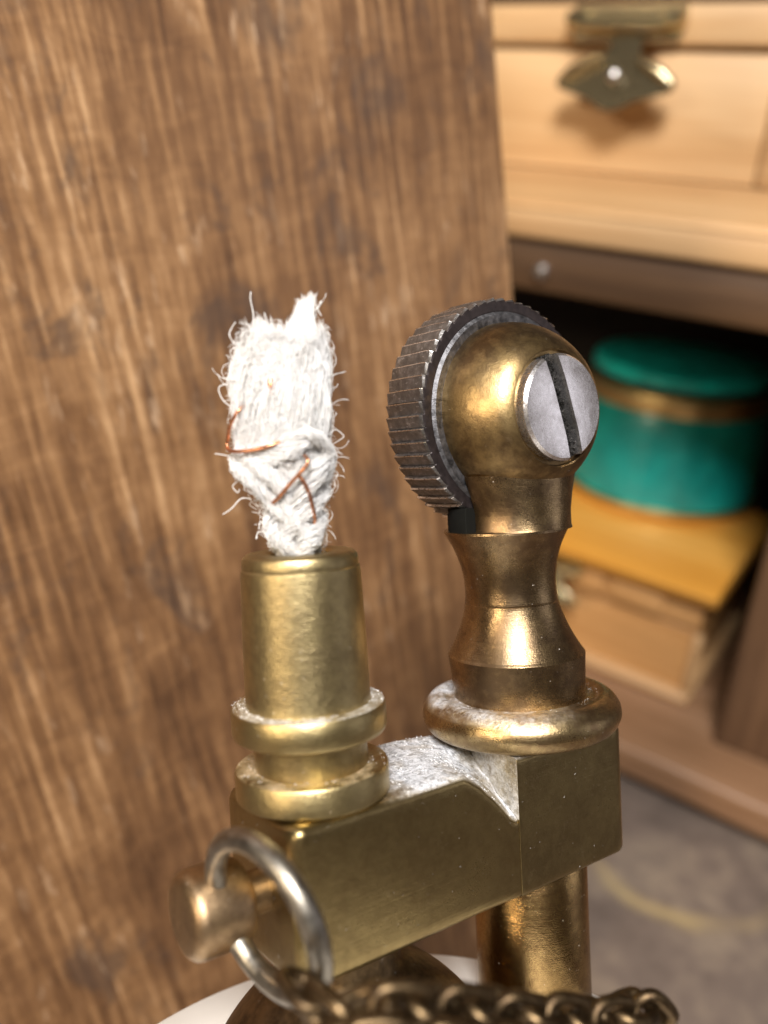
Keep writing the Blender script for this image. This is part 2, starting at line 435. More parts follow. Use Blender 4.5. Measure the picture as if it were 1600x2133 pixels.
Lb2 = (P1 + hB * 75).z / -e_.z
def board_mesh():
    vs, fs = [], []
    r = .9; prof = []                                               # cross-section x,z with rounded right edge
    for k in range(7):
        a = pi / 2 * k / 6; prof.append((r - r * sin(a), -(r - r * cos(a))))   # front face edge rolling to the side
    prof = [(75, 0)] + [(x, z) for x, z in prof] + [(0, -7.2), (.8, -8), (75, -8)]
    for (x, z) in prof:
        lo = -(Lb + (Lb2 - Lb) * x / 75)
        for y in (lo, 60): vs.append((-x, y, z))
    n = len(prof)
    for i in range(n):
        j = (i + 1) % n; fs.append((2 * i, 2 * j, 2 * j + 1, 2 * i + 1))
    fs.append(tuple(2 * i for i in range(n))); fs.append(tuple(2 * i + 1 for i in range(n)))
    return vs, fs
bo = mk('wooden_board', *board_mesh(), board_mat(), None, 40, matrix=M_board)
tag(bo, 'upright worn brown wooden board with coarse vertical grain behind the lighter', 'board')

# ------------------------------------------------------------------ shelf cabinet
m_rail = wood('dark_stained_wood', [(.030, .013, .004), (.062, .028, .009), (.105, .052, .019)], 'x', .5, .6, bump=.2)
m_base = wood('base_wood', [(.11, .055, .026), (.20, .105, .052), (.28, .16, .09)], 'x', .5, .45, bump=.2)
m_post = wood('post_wood', [(.045, .023, .012), (.10, .052, .026), (.16, .088, .046)], 'z', .5, .5, bump=.2)
m_pale = wood('pale_pine', [(.38, .205, .085), (.52, .31, .14), (.60, .39, .20)], 'x', .35, .5, bump=.12, patch=.35)
m_pale_d = wood('tan_pine', [(.28, .155, .07), (.42, .245, .11), (.52, .33, .165)], 'x', .4, .5, bump=.12)
m_orange = wood('orange_pine', [(.48, .185, .022), (.68, .31, .048), (.80, .42, .095)], 'x', .3, .42, bump=.1)
m_box2 = wood('box_wood', [(.25, .115, .034), (.40, .20, .068), (.52, .29, .115)], 'x', .4, .48, bump=.12, patch=.3)
m_void = plain('void_black', (.018, .013, .010), .8)  # near black: shade of the compartment and the base gap put into colour
m_clasp = brass('clasp_brass', (.58, .50, .32), (.28, .23, .14), .5, (.14, .26))
m_nail = plain('nail_steel', (.62, .58, .56), .25, 1.)

cab = empty('shelf_cabinet', 'dark wooden shelf cabinet holding boxes at the right, behind the lighter', 'shelf', Matrix.Translation(V((-40, 160, 9)) * S))
MC = cab.matrix_world.inverted()
def cpart(o):
    o.parent = cab; o.matrix_parent_inverse = MC; return o
cpart(bbox('rail', (-150, 130.4, 86.6), (24, 136, 94.6), m_rail, bev=.7))
cpart(bbox('shelf_board', (-150, 136.2, 88), (24, 232, 94.2), m_rail, bev=.3))
cpart(bbox('edge_strip', (-150, 129.2, 94.8), (24, 139, 99.0), m_pale_d, bev=.6))
cpart(bbox('base_board', (-150, 130.4, 3.2), (60, 236, 9.5), m_base, bev=.9))
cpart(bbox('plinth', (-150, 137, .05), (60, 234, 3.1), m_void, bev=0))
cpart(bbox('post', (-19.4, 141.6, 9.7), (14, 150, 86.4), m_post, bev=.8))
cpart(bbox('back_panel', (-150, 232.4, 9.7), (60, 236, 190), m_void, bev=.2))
cpart(bbox('side_panel', (24.3, 151, 9.7), (29, 232, 190), m_post, bev=.3))
v, f = lathe([(0.0, 128.9), (.75, 129.0), (1.25, 129.5), (1.3, 130.5)], (-60.6, 90.0), 24, 'b')
cpart(mk('nail', v, f, m_nail))

# ------------------------------------------------------------------ wooden boxes with clasps
def clasp(parent, cx, y, zt, k=1.0, MI=None):
    """front clasp: hinge bracket with roll bar and a hooked drop plate"""
    base = bpy.data.objects.new('clasp', None); coll.objects.link(base); base.empty_display_size = .02
    base.parent = parent; base.matrix_parent_inverse = parent.matrix_world.inverted()
    def pt(o): o.parent = base; return o
    def W(x, z): return (cx + x * k, zt + z * k)
    # bracket on the lid: shallow plate with two lugs
    pl = [W(-9, 0), W(9, 0), W(9.4, -2), W(8.6, -5.2), W(-8.6, -5.2), W(-9.4, -2)]
    pt(prism('bracket', pl, 1, y - .9 * k, y - .05, m_clasp))
    for s_ in (-1, 1):
        v, f = lathe([(0, -1.5), (1.0, -1.45), (1.35, -1.1), (1.35, 1.1), (1.0, 1.45), (0, 1.5)], (0, 0), 20, 'z')
        v = [(cx + s_ * 8.0 * k + q[2] * k, y - 2.2 * k + q[0] * 1.3 * k, zt - 2.2 * k + q[1] * k) for q in v]
        pt(mk('lug', v, f, m_clasp))
    p = [V((cx + x * k, y - 3.3 * k, zt - 2.9 * k)) for x in (-7, -3.5, 0, 3.5, 7)]
    pt(mk('roll_bar', *tube(p, 1.25 * k, 14), m_clasp))
    # drop plate: narrow neck widening into a kite with curled corners
    out = [(-2.4, -3.0), (2.4, -3.0), (3.0, -5.6), (6.8, -7.6), (9.2, -8.6), (9.4, -10.4), (7.2, -11.2), (4.4, -11.9), (0, -13.6), (-4.4, -11.9), (-7.2, -11.2), (-9.4, -10.4), (-9.2, -8.6), (-6.8, -7.6), (-3.0, -5.6)]
    out = [tuple(q) for q in spline([V((x, z, 0)) for x, z in out + [out[0]]], 4)][:-1]; out = [(q[0], q[1]) for q in out]
    vs, fs = [], []
    n = len(out)
    for layer in (0, 1):
        for (x, z) in out:
            yy = y - (2.4 + .9 * (1 - abs(x) / 9) + 3.4 * min(1, max(0, (-z - 3) / 7)) + (.5 if abs(x) > 6.5 else 0)) * k + layer * .8 * k
            vs.append((cx + (x + 1.3) * k, yy, zt + (z - 1.6) * k))
    fs = [tuple(range(n)), tuple(range(n, 2 * n))] + [(i, (i + 1) % n, n + (i + 1) % n, n + i) for i in range(n)]
    pt(mk('hasp', vs, fs, m_clasp, angle=20))
    for s_ in (-1, 1):
        p = [V((cx + (s_ * a + 1.3) * k, y - 6.0 * k, zt + (b - 1.6) * k)) for a, b in ((3.0, -5.9), (5.2, -7.0), (7.4, -8.2), (9.0, -9.4))]
        pt(mk('curled_edge', *tube(p, [.55 * k, .8 * k, .95 * k, .6 * k], 12), m_clasp))
    v, f = lathe([(0, -1.5), (.55, -1.35), (.95, -.9), (1.1, 0)], (0, 0), 20, 'z')
    v = [(cx + (q[0] + 1.3) * k, y - 6.2 * k + q[2] * k * .8, zt - 10.2 * k + q[1] * k) for q in v]
    pt(mk('rivet', v, f, m_nail))
    return base

ub = empty('wooden_box', 'pale pine box with brass clasp on the upper shelf', 'box', Matrix.Translation(V((-60, 150, 99)) * S))
def upart(o): o.parent = ub; o.matrix_parent_inverse = ub.matrix_world.inverted(); return o
upart(bbox('front_panel', (-140, 150, 104.2), (-36.2, 154, 122.6), m_pale, bev=.5))
upart(bbox('corner_post', (-35.9, 149.6, 104.2), (-24, 200, 122.6), m_pale_d, bev=.5))
upart(bbox('lid', (-140, 149.2, 123.4), (-24, 205, 129.2), m_pale, bev=.7))
upart(bbox('lid_top', (-140, 152, 129.4), (-24, 205, 132), m_rail, bev=.5))
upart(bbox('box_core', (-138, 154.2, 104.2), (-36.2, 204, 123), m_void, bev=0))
# sloping base moulding
upart(prism('base_moulding', [(150.5, 104.1), (138.5, 101.4), (131.5, 100.2), (131.0, 99.2), (200, 99.2), (200, 104.1)], 0, -140, 20, m_pale))
clasp(ub, -60.0, 149.2, 128.9)

lb = empty('wooden_box', 'orange lidded wooden box under the teal tin inside the cabinet', 'box', Matrix.Translation(V((-50, 170, 9.7)) * S))
def lpart(o): o.parent = lb; o.matrix_parent_inverse = lb.matrix_world.inverted(); return o
lpart(bbox('body', (-120, 151, 9.7), (-28.6, 187, 25.4), m_box2, bev=.4))
lpart(bbox('base_moulding', (-120, 148.6, 9.7), (-26.6, 190, 11.9), m_pale_d, bev=.9, seg=3))
lpart(bbox('lid', (-120, 150.2, 26), (-27.8, 188, 33), m_box2, bev=.4))
for x in (-40.5, -52.5, -64.5):
    lpart(bbox('lid_tile', (x - 5.3, 149.2, 26.6), (x + 5.3, 150.6, 31.6), m_box2, bev=.5))
lpart(prism('lid_top', [(146.2, 35.2), (147.2, 33.3), (190, 33.3), (191.5, 36), (188, 37.6), (150, 36.2)], 0, -120, -25.4, m_orange))
lpart(bbox('corner_bead', (-28.8, 149.9, 12), (-26.8, 152, 25.2), m_pale_d, bev=.8))
clasp(lb, -57.5, 149.2, 32.2, .62)

# ------------------------------------------------------------------ teal tin
def teal(name, col, rough):
    t = NT(name); v = t.coord(); n = t.noise(v, .16, 4, .6, .5)
    return t.fin(col=t.ramp(n, [(.35, tuple(c * .75 for c in col)), (.65, tuple(min(1, c * 1.2) for c in col))]), rough=rough, coat=.3, coatr=.15)
m_teal = teal('teal_enamel', (.003, .27, .25), .38); m_teal_lit = teal('teal_lit_lid', (.008, .50, .46), .35)  # lid teal raised: light falling on the lid is put into its colour
m_gold = brass('gold_band', (.85, .62, .28), (.60, .42, .18), .4, (.25, .4))
tin = empty('round_tin', 'round teal tin with gold bands standing on the orange box', 'tin', Matrix.Translation(V((-52, 189, 37.3)) * S))
def tpart(o): o.parent = tin; o.matrix_parent_inverse = tin.matrix_world.inverted(); return o
TC = (-52, 189)
tpart(mk('body', *lathe([(20.8, 39), (21.0, 45), (20.6, 54), (20.0, 58.6), (19.8, 59.0)], TC, 64), m_teal))
tpart(mk('bottom_band', *lathe([(20.5, 37.4), (21.6, 37.5), (22.0, 38.2), (21.9, 39.2), (21.2, 39.4)], TC, 64), m_gold))
tpart(mk('rim_band', *lathe([(19.6, 59.1), (20.5, 59.3), (20.7, 60.8), (20.3, 63.0), (19.5, 63.4)], TC, 64), m_gold))
tpart(mk('lid_seam', *lathe([(19.0, 63.5), (18.9, 64.3), (18.4, 64.4)], TC, 64), m_void))
tpart(mk('lid', *lathe([(18.6, 64.4), (18.5, 66.2), (17.9, 66.9), (16.8, 67.1), (8, 67.5), (.01, 67.6)], TC, 64), m_teal_lit))

# ------------------------------------------------------------------ the lighter
lit = empty('petrol_lighter', 'brass petrol lighter with frayed white wick and knurled steel flint wheel', 'lighter', M_L)
def P(name, vf, mat, angle=35, parent=None, lab=None):
    o = mk(name, vf[0], vf[1], mat, parent or lit, angle)
    if lab: o['label'] = lab
    return o

# -- cross bar: rounded box lofted along a, its top dropping into a hollow at the joint
def loft_bar(a0, a1, w, h, r, end0, end1, drop=None, na=60, b0=0.):
    rings = []
    def sec(a, inset):
        pts = []
        rr = max(.02, r)
        bl, bh, zl, zh = b0 + inset, b0 + w - inset, -h + inset * .6, -inset * .6
        corners = [(bl + rr, zh - rr, pi / 2, pi), (bl + rr, zl + rr, pi, 1.5 * pi), (bh - rr, zl + rr, 1.5 * pi, 2 * pi), (bh - rr, zh - rr, 0, pi / 2)]
        for ci, (cb, cz, t0, t1) in enumerate(corners):
            for k in range(5):
                t = t0 + (t1 - t0) * k / 4; pts.append((cb + rr * cos(t), cz + rr * sin(t)))
            nb, nz = corners[(ci + 1) % 4][:2]
            t2 = corners[(ci + 1) % 4][2]
            p1, p2 = pts[-1], (nb + rr * cos(t2), nz + rr * sin(t2))
            m = 16
            for k in range(1, m):
                pts.append((p1[0] + (p2[0] - p1[0]) * k / m, p1[1] + (p2[1] - p1[1]) * k / m))
        out = []
        for (b, z) in pts:
            if drop:
                d = drop(a, b); z = -h + (z + h) * (h - d) / h
            out.append((a, b, z))
        return out
    As = []
    for k in range(8):
        t = pi / 2 * k / 7; As.append((a0 + end0 * (1 - cos(t)), end0 * (1 - sin(t))))
    for k in range(1, na): As.append((a0 + end0 + (a1 - a0 - end0 - end1) * k / na, 0))
    for k in range(8):
        t = pi / 2 * k / 7; As.append((a1 - end1 * (1 - sin(t)), end1 * (1 - cos(t))))
    for a, i in As: rings.append(sec(a, i))
    n = len(rings[0]); vs = [p for rg in rings for p in rg]; fs = []
    for k in range(len(rings) - 1):
        for i in range(n):
            j = (i + 1) % n; fs.append((k * n + i, k * n + j, (k + 1) * n + j, (k + 1) * n + i))
    fs.append(tuple(range(n))); fs.append(tuple((len(rings) - 1) * n + i for i in range(n)))
    return vs, fs
def hollow(a, b):
    s = (a - 8.5) / 3.1
    if s <= 0: return 0.
    s = min(1, s); q = max(0., 1 - b / 3.4)
    ss = s * s * (3 - 2 * s)
    return (2.75 * (s ** 1.25) * q ** .8 + .25 * ss) * (1 + .14 * noise.noise(V((a * 1.3, b * 1.3, 0))))
P('cross_bar', loft_bar(0, 11.652, 6.2, 6.6, .40, .6, .01, hollow, 90), m_bar)
P('end_block', loft_bar(11.66, 19.2, 6.25, 6.62, .26, .015, .8, None, 40, -.03), m_block)

# -- wick tube with its two collars
T1 = (2.75, 3.1)
P('collar', lathe([(1.4, .02), (3.20, .03), (3.27, .12), (3.28, 1.1), (3.22, 1.22), (3.05, 1.28), (2.55, 1.24), (2.4, 1.2)], T1, 128, wob=.004), m_brass_flange2)
P('neck', lathe([(2.35, 1.0), (2.42, 1.5), (2.38, 2.1), (2.5, 2.8)], T1, 96, wob=.006), m_brass_tube)
P('collar', lathe([(2.5, 2.62), (3.05, 2.60), (3.22, 2.70), (3.28, 2.85), (3.27, 3.72), (3.2, 3.86), (3.05, 3.92), (2.6, 3.90), (2.5, 3.86)], T1, 128, wob=.005, seed=4), m_brass_flange)
P('wick_tube', lathe([(2.68, 3.80), (2.66, 4.0), (2.63, 5.0), (2.60, 6.4), (2.56, 8.0), (2.52, 9.3), (2.49, 9.62), (2.44, 9.68), (2.45, 9.76), (2.44, 10.02), (2.38, 10.16), (2.25, 10.26), (2.05, 10.30), (1.45, 10.28), (1.30, 10.18), (1.25, 9.2)], T1, 128, wob=.006, seed=2), m_brass_tube, 28)

# -- flint pillar
T2 = (15.0, 3.1)
P('pillar_foot', lathe(smooth_prof([(3.2, .02), (4.25, .04), (4.7, .22), (4.93, .62), (4.97, .95), (4.88, 1.32), (4.62, 1.68), (4.25, 1.88), (3.95, 1.86), (3.7, 1.76), (3.3, 1.78)], 5), T2, 144, wob=.005, seed=9), m_torus)
pv, pf = lathe([(3.28, 1.5), (3.32, 2.4), (3.40, 3.6), (3.43, 3.92), (3.38, 4.0)] +
  smooth_prof([(3.36, 4.02), (3.08, 4.5), (2.78, 5.1), (2.53, 5.75), (2.37, 6.3), (2.32, 6.54)], 6)[:-1] + [(2.32, 6.55), (2.29, 6.57), (2.29, 6.63)] +
  smooth_prof([(2.30, 6.66), (2.26, 7.2), (2.29, 7.8), (2.41, 8.5), (2.66, 9.3), (3.02, 10.02)], 8) + [(3.06, 10.1), (3.05, 10.2), (2.8, 10.2)], T2, 144, wob=.004)
pv = [(x - .058 * (z - 1.2), y, z) for x, y, z in pv]               # the stem leans a little
P('pillar', (pv, pf), m_pillar, 22)

# -- wheel support: the front half of the pillar carried up under the cap
WB, WZ = 2.9, 15.92
def support():
    vs, fs = [], []
    bmax = 2.75
    zs = [10.15, 10.3, 11.1, 11.9, 12.9]
    ring = []
    th0 = math.asin((bmax - T2[1]) / 3.02)
    N = 48
    T3 = (T2[0] + .0, T2[1])
    angs = [pi - th0 + (2 * th0 + pi) * k / N for k in range(N + 1)]
    for zi, z in enumerate(zs):
        rr = 3.02 if zi == 0 else (2.98 + .05 * noise.noise(V((0, 0, z))))
        for t in angs:
            jit = .05 * noise.noise(V((cos(t) * 3, sin(t) * 3, z * 2)))
            vs.append((T3[0] + (rr * (.93 + .07 * (zi >= 3) + .12 * (zi == 4)) + jit) * cos(t), min(bmax, T3[1] + (rr + jit) * sin(t)), z))
    n = N + 1
    for k in range(len(zs) - 1):
        for i in range(n):
            j = (i + 1) % n; fs.append((k * n + i, k * n + j, (k + 1) * n + j, (k + 1) * n + i))
    fs.append(tuple(range(n))); fs.append(tuple((len(zs) - 1) * n + i for i in range(n)))
    return vs, fs
P('wheel_support', support(), m_pillar)
hv, hf = lathe([(2.85, 10.19), (2.85, 11.3), (2.8, 11.4), (.5, 11.4)], (T2[0] - .5, T2[1]), 64)
hv = [(x, min(max(y, 2.78), 5.6), z) for x, y, z in hv]
P('flint_seat', (hv, hf), m_slot_black)

# -- knurled wheel
def wheel():
    NTOOTH = 56; PH = [0., .035, .075, .14, .45, .8, .965]; SUB = len(PH)
    prof = [(2.90, 4.1, 0), (2.90, 4.42, 0), (2.84, 4.78, 0), (2.96, 4.94, 0), (2.94, 4.98, 0), (2.93, 5.38, .12), (2.96, 5.50, .5), (3.08, 5.61, .95), (3.3, 5.63, 1), (4.4, 5.64, 1), (5.6, 5.62, 1), (5.74, 5.56, .8), (5.8, 5.3, .3), (5.8, 1.0, 0)]
    n = NTOOTH * SUB; vs, fs, mi = [], [], []
    depth = [random.uniform(.7, 1.3) for _ in range(NTOOTH)]
    for (b, r, k) in prof:
        for i in range(n):
            ti, pi_ = divmod(i, SUB); ph = PH[pi_]; t = 2 * pi * (ti + ph) / NTOOTH
            saw = 1 - (ph - .075) / .925 if ph > .075 else (ph / .075)
            rr = r - k * .19 * (1 - saw) * depth[ti] + k * .045 * noise.noise(V((cos(t) * 16, sin(t) * 16, b * 3))) + k * .02 * noise.noise(V((cos(t) * 50, sin(t) * 50, b * 9)))
            vs.append((T2[0] + rr * cos(t), b, WZ + rr * sin(t)))
    for k in range(len(prof) - 1):
        for i in range(n):
            j = (i + 1) % n; fs.append((k * n + i, k * n + j, (k + 1) * n + j, (k + 1) * n + i))
            worn = i % SUB in (1, 2) and 6 <= k <= 10 and noise.noise(V((i * .31, k * .9, 2.))) > -.25
            mi.append(3 if worn else (2 if k < 3 else (1 if k < 6 else 0)))
    fs.append(tuple(range(n))); fs.append(tuple((len(prof) - 1) * n + i for i in range(n))); mi += [2, 1]
    return vs, fs, mi
wv3, wf3, wm3 = wheel()
wh = P('flint_wheel', (wv3, wf3), m_wheel, 18, lab='dark knurled steel flint wheel')
for mm_ in (m_black_steel, m_grey_steel, m_bright_steel): wh.data.materials.append(mm_)
for pl_, k_ in zip(wh.data.polygons, wm3): pl_.material_index = k_

# -- rounded cap over the wheel with slotted screw
capp = [(4.38 * cos(t), WB + .06 - 4.30 * sin(t)) for t in [radians(k) for k in range(0, 46, 3)]]
capp = [q for q in capp if q[1] > WB - 2.95] + [(2.90, WB - 3.06), (2.76, WB - 3.12), (2.70, WB - 3.08), (2.66, WB - 2.9), (2.0, WB - 2.9)]
P('wheel_cap', lathe(capp, (T2[0], WZ), 128, 'b', wob=.006, seed=3), m_dome, 40)
def screw():
    R1, b_base, b_edge, b_top = 2.48, WB - 2.8, WB - 3.42, WB - 3.56
    sa = radians(17); hw = .43
    parts = []
    for s_ in (-1, 1):
        rings = []
        for (R_, b) in ((R1, b_base), (R1, b_edge), (R1 - .12, b_top)):
            ring = []
            off = hw
            t0 = math.acos(off / R_)
            for k in range(41):
                t = -t0 + 2 * t0 * k / 40
                ring.append((R_ * cos(t) * s_, R_ * sin(t) * s_, b))
            rings.append(ring)
        n = 41; vs, fs = [], []
        # slightly crowned top made of two rows inside
        top = rings[-1]
        for rg in rings: vs += rg
        for sc_, bb in ((.55, b_top - .10),):
            for (x, y, b) in top:
                cx_ = hw * s_ + .0
                vs.append((cx_ + (x - cx_) * sc_, y * sc_, bb))
        for k in range(3):
            for i in range(n - 1): fs.append((k * n + i, k * n + i + 1, (k + 1) * n + i + 1, (k + 1) * n + i))
            fs.append((k * n + n - 1, k * n, (k + 1) * n, (k + 1) * n + n - 1))
        fs.append(tuple(3 * n + i for i in range(n)))
        out = []
        for (x, y, b) in vs:
            out.append((T2[0] + x * cos(sa) - y * sin(sa), b, WZ + x * sin(sa) + y * cos(sa)))
        parts.append((out, fs))
    return join(parts)
sh = P('screw_head', screw(), m_screw, 30, lab='bright steel slotted screw head')
def slotfloor():
    sa = radians(17); vs, fs = [], []
    for j in range(41):
        for i in range(9):
            x = -.47 + .94 * i / 8; y = -2.5 + 5.0 * j / 40
            b = WB - 3.0 - .10 * noise.noise(V((x * 6, y * 6, 1.))) - .06 * noise.noise(V((x * 15, y * 15, 4.)))
            vs.append((T2[0] + x * cos(sa) - y * sin(sa), b, WZ + x * sin(sa) + y * cos(sa)))
    for j in range(40):
        for i in range(8): fs.append((j * 9 + i, j * 9 + i + 1, j * 9 + 10 + i, j * 9 + 9 + i))
    return vs, fs
P('slot', slotfloor(), m_grit, 60, parent=sh, lab='gritty dark screw slot')

# -- parts under the bar
P('flint_tube', lathe([(2.9, -18), (2.9, -14), (2.9, -6.75), (2.8, -6.6)], (15.15, 3.1), 96), m_flint)
P('tank_dome', lathe(smooth_prof([(7.0, -14.4), (6.7, -12.6), (6.0, -11.2), (5.0, -9.9), (3.9, -8.9), (2.8, -8.2), (2.2, -7.7), (2.1, -6.5)], 5), (3.9, 2.8), 96), m_dark_brass)
DZ = -28.5 - CZ
dc = L2B(-1.48, 32.57, 0)
m_z = M3 @ V((0, 0, 1)); 
# run the white body down until its lowest rim meets the table
k_ = V((m_z.x, m_z.y, 0)).length
base0 = ORG + M3 @ V((dc.x, dc.y, DZ))
Lbody = (base0.z - 15.8 * k_) / m_z.z
P('body', lathe([(14.8, DZ - Lbody), (15.8, DZ - Lbody + .4), (15.8, DZ - .7), (15.7, DZ - .25), (15.3, DZ), (10, DZ + .05)], (dc.x, dc.y), 128), m_white, lab='white round lighter body')

# -- stud on the near end carrying the ring
def stud():
    prof = [(.9, .6), (.9, -.7), (1.25, -.82), (1.6, -1.0), (1.74, -1.3), (1.77, -2.2), (1.75, -3.0), (1.69, -3.22), (1.52, -3.42), (1.25, -3.52), (.8, -3.56), (.01, -3.58)]
    vs, fs = [], []
    seg = 64
    for (r, h) in prof:
        for i in range(seg):
            t = 2 * pi * i / seg; vs.append((h, 3.0 + r * cos(t), -3.4 + r * sin(t)))
    for k in range(len(prof) - 1):
        for i in range(seg):
            j = (i + 1) % seg; fs.append((k * seg + i, k * seg + j, (k + 1) * seg + j, (k + 1) * seg + i))
    fs.append(tuple(range(seg)))
    return vs, fs
P('ring_stud', stud(), m_stud)

# ------------------------------------------------------------------ wick
WY = 36.05
rows = [(1165, 572, 664), (1145, 570, 668), (1110, 568, 668), (1070, 558, 672), (1030, 540, 682), (990, 512, 690), (955, 491, 688), (930, 491, 686), (900, 491, 686), (850, 493, 685), (800, 489, 683), (750, 490, 681), (720, 498, 679), (690, 508, 674), (660, 516, 668), (630, 520, 662)]
def row(py):
    for i in range(len(rows) - 1):
        y0, l0, r0 = rows[i]; y1, l1, r1 = rows[i + 1]
        if y1 <= py <= y0:
            t = (y0 - py) / (y0 - y1); return l0 + (l1 - l0) * t, r0 + (r1 - r0) * t
    return rows[0][1:] if py > rows[0][0] else rows[-1][1:]
def WPT(px, py, dep=0.):
    return PX(px, py, WY) + LFW * dep
def core():
    vs, fs = [], []; seg = 40; ys = [1165 - 12 * i for i in range(39)]
    for py in ys:
        l, r = row(py); c = (l + r) / 2; hw = (r - l) / 2 * .90
        if py < 740: hw *= max(.12, (py - 690) / 50 if py > 690 else .12)
        mmw = hw * 36.5 / 1800; cen = WPT(c, py)
        hd = min(mmw * .8, 1.45)
        for i in range(seg):
            t = 2 * pi * i / seg
            k = 1 + .10 * noise.noise(V((cos(t) * 2.2, sin(t) * 2.2, py * .012))) + .05 * noise.noise(V((cos(t) * 7, sin(t) * 7, py * .02)))
            vs.append(cen + LR * (mmw * cos(t) * k) + LFW * (hd * sin(t) * k))
    n = len(ys)
    for k in range(n - 1):
        for i in range(seg):
            j = (i + 1) % seg; fs.append((k * seg + i, k * seg + j, (k + 1) * seg + j, (k + 1) * seg + i))
    fs.append(tuple(range(seg))); fs.append(tuple((n - 1) * seg + i for i in range(seg)))
    return vs, fs
wick = P('wick', core(), m_cotton, 180, lab='frayed white cotton wick')

def fibre_bundle(path, rad, nf, fr, twist=1.5, seed=0, fray=0., segs=14, taper=True):
    """a strand: nf thin fibres twisted about a path"""
    rnd = random.Random(seed); out = []
    n = len(path)
    for q in range(nf):
        rr = rad * sqrt(rnd.random()); ph = rnd.uniform(0, 2 * pi); pts = []; tw = twist + rnd.uniform(-.2, .2)
        i0 = rnd.uniform(0, .12) * n; i1 = n - 1 - rnd.uniform(0, .12) * n
        for k in range(segs):
            f_ = i0 + (i1 - i0) * k / (segs - 1); i = min(n - 2, int(f_)); u = f_ - i
            p = path[i].lerp(path[i + 1], u); d = (path[i + 1] - path[i]).normalized()
            s1 = d.orthogonal().normalized(); s1 = (LFW - d * LFW.dot(d)).normalized(); s2 = d.cross(s1)
            a = ph + tw * 2 * pi * f_ / n
            e = (sin(pi * (.12 + .76 * f_ / (n - 1))) if taper else 1)
            w_ = rr * e * (1 + fray * noise.noise(V((q * 3.1, k * .7, seed))))
            pts.append(p + s1 * (cos(a) * w_) + s2 * (sin(a) * w_))
        out.append(tube(pts, fr * rnd.uniform(.7, 1.3), 3, caps=False))
    return join(out)

# braided lower part and the crossing strands, front and back
strand_px = [
    [(572, 1150, .2), (590, 1120, -.75), (622, 1085, -1.05), (655, 1050, -.9), (672, 1015, -.3), (668, 985, .3)],
    [(664, 1150, .2), (648, 1118, -.8), (612, 1075, -1.1), (575, 1040, -.9), (548, 1010, -.5), (520, 985, -.1)],
    [(615, 1155, -.7), (640, 1130, -1.0), (662, 1100, -.7), (672, 1065, -.2)],
    [(628, 1155, -.7), (598, 1128, -1.0), (572, 1095, -.6), (562, 1060, -.2)],
    [(600, 1090, -.9), (624, 1050, -1.15), (650, 1005, -1.25), (676, 960, -.9), (684, 930, -.4)],
    [(585, 1060, -.7), (560, 1025, -1.1), (530, 990, -1.05), (504, 965, -.7), (494, 945, -.2)],
    [(610, 1050, -1.1), (590, 1010, -1.35), (560, 975, -1.4), (525, 950, -1.1), (500, 930, -.6)],
    [(500, 968, -.7), (535, 962, -1.35), (580, 955, -1.6), (620, 940, -1.7), (650, 918, -1.5), (682, 905, -.7)],
    [(498, 955, -.6), (540, 940, -1.4), (590, 930, -1.65), (630, 915, -1.6), (672, 925, -1.1), (690, 948, -.4)],
    [(612, 925, -1.6), (640, 905, -1.8), (668, 915, -1.5), (686, 940, -.9), (688, 975, -.5), (676, 1010, -.4)],
]
for i, sp in enumerate(strand_px):
    path = spline([WPT(x, y, d) for x, y, d in sp], 6)
    o = P('braid_strand', fibre_bundle(path, .38 if i < 7 else .27, 260 if i < 7 else 170, .017, .9, 20 + i, 1.0), m_cotton, 180, parent=wick)

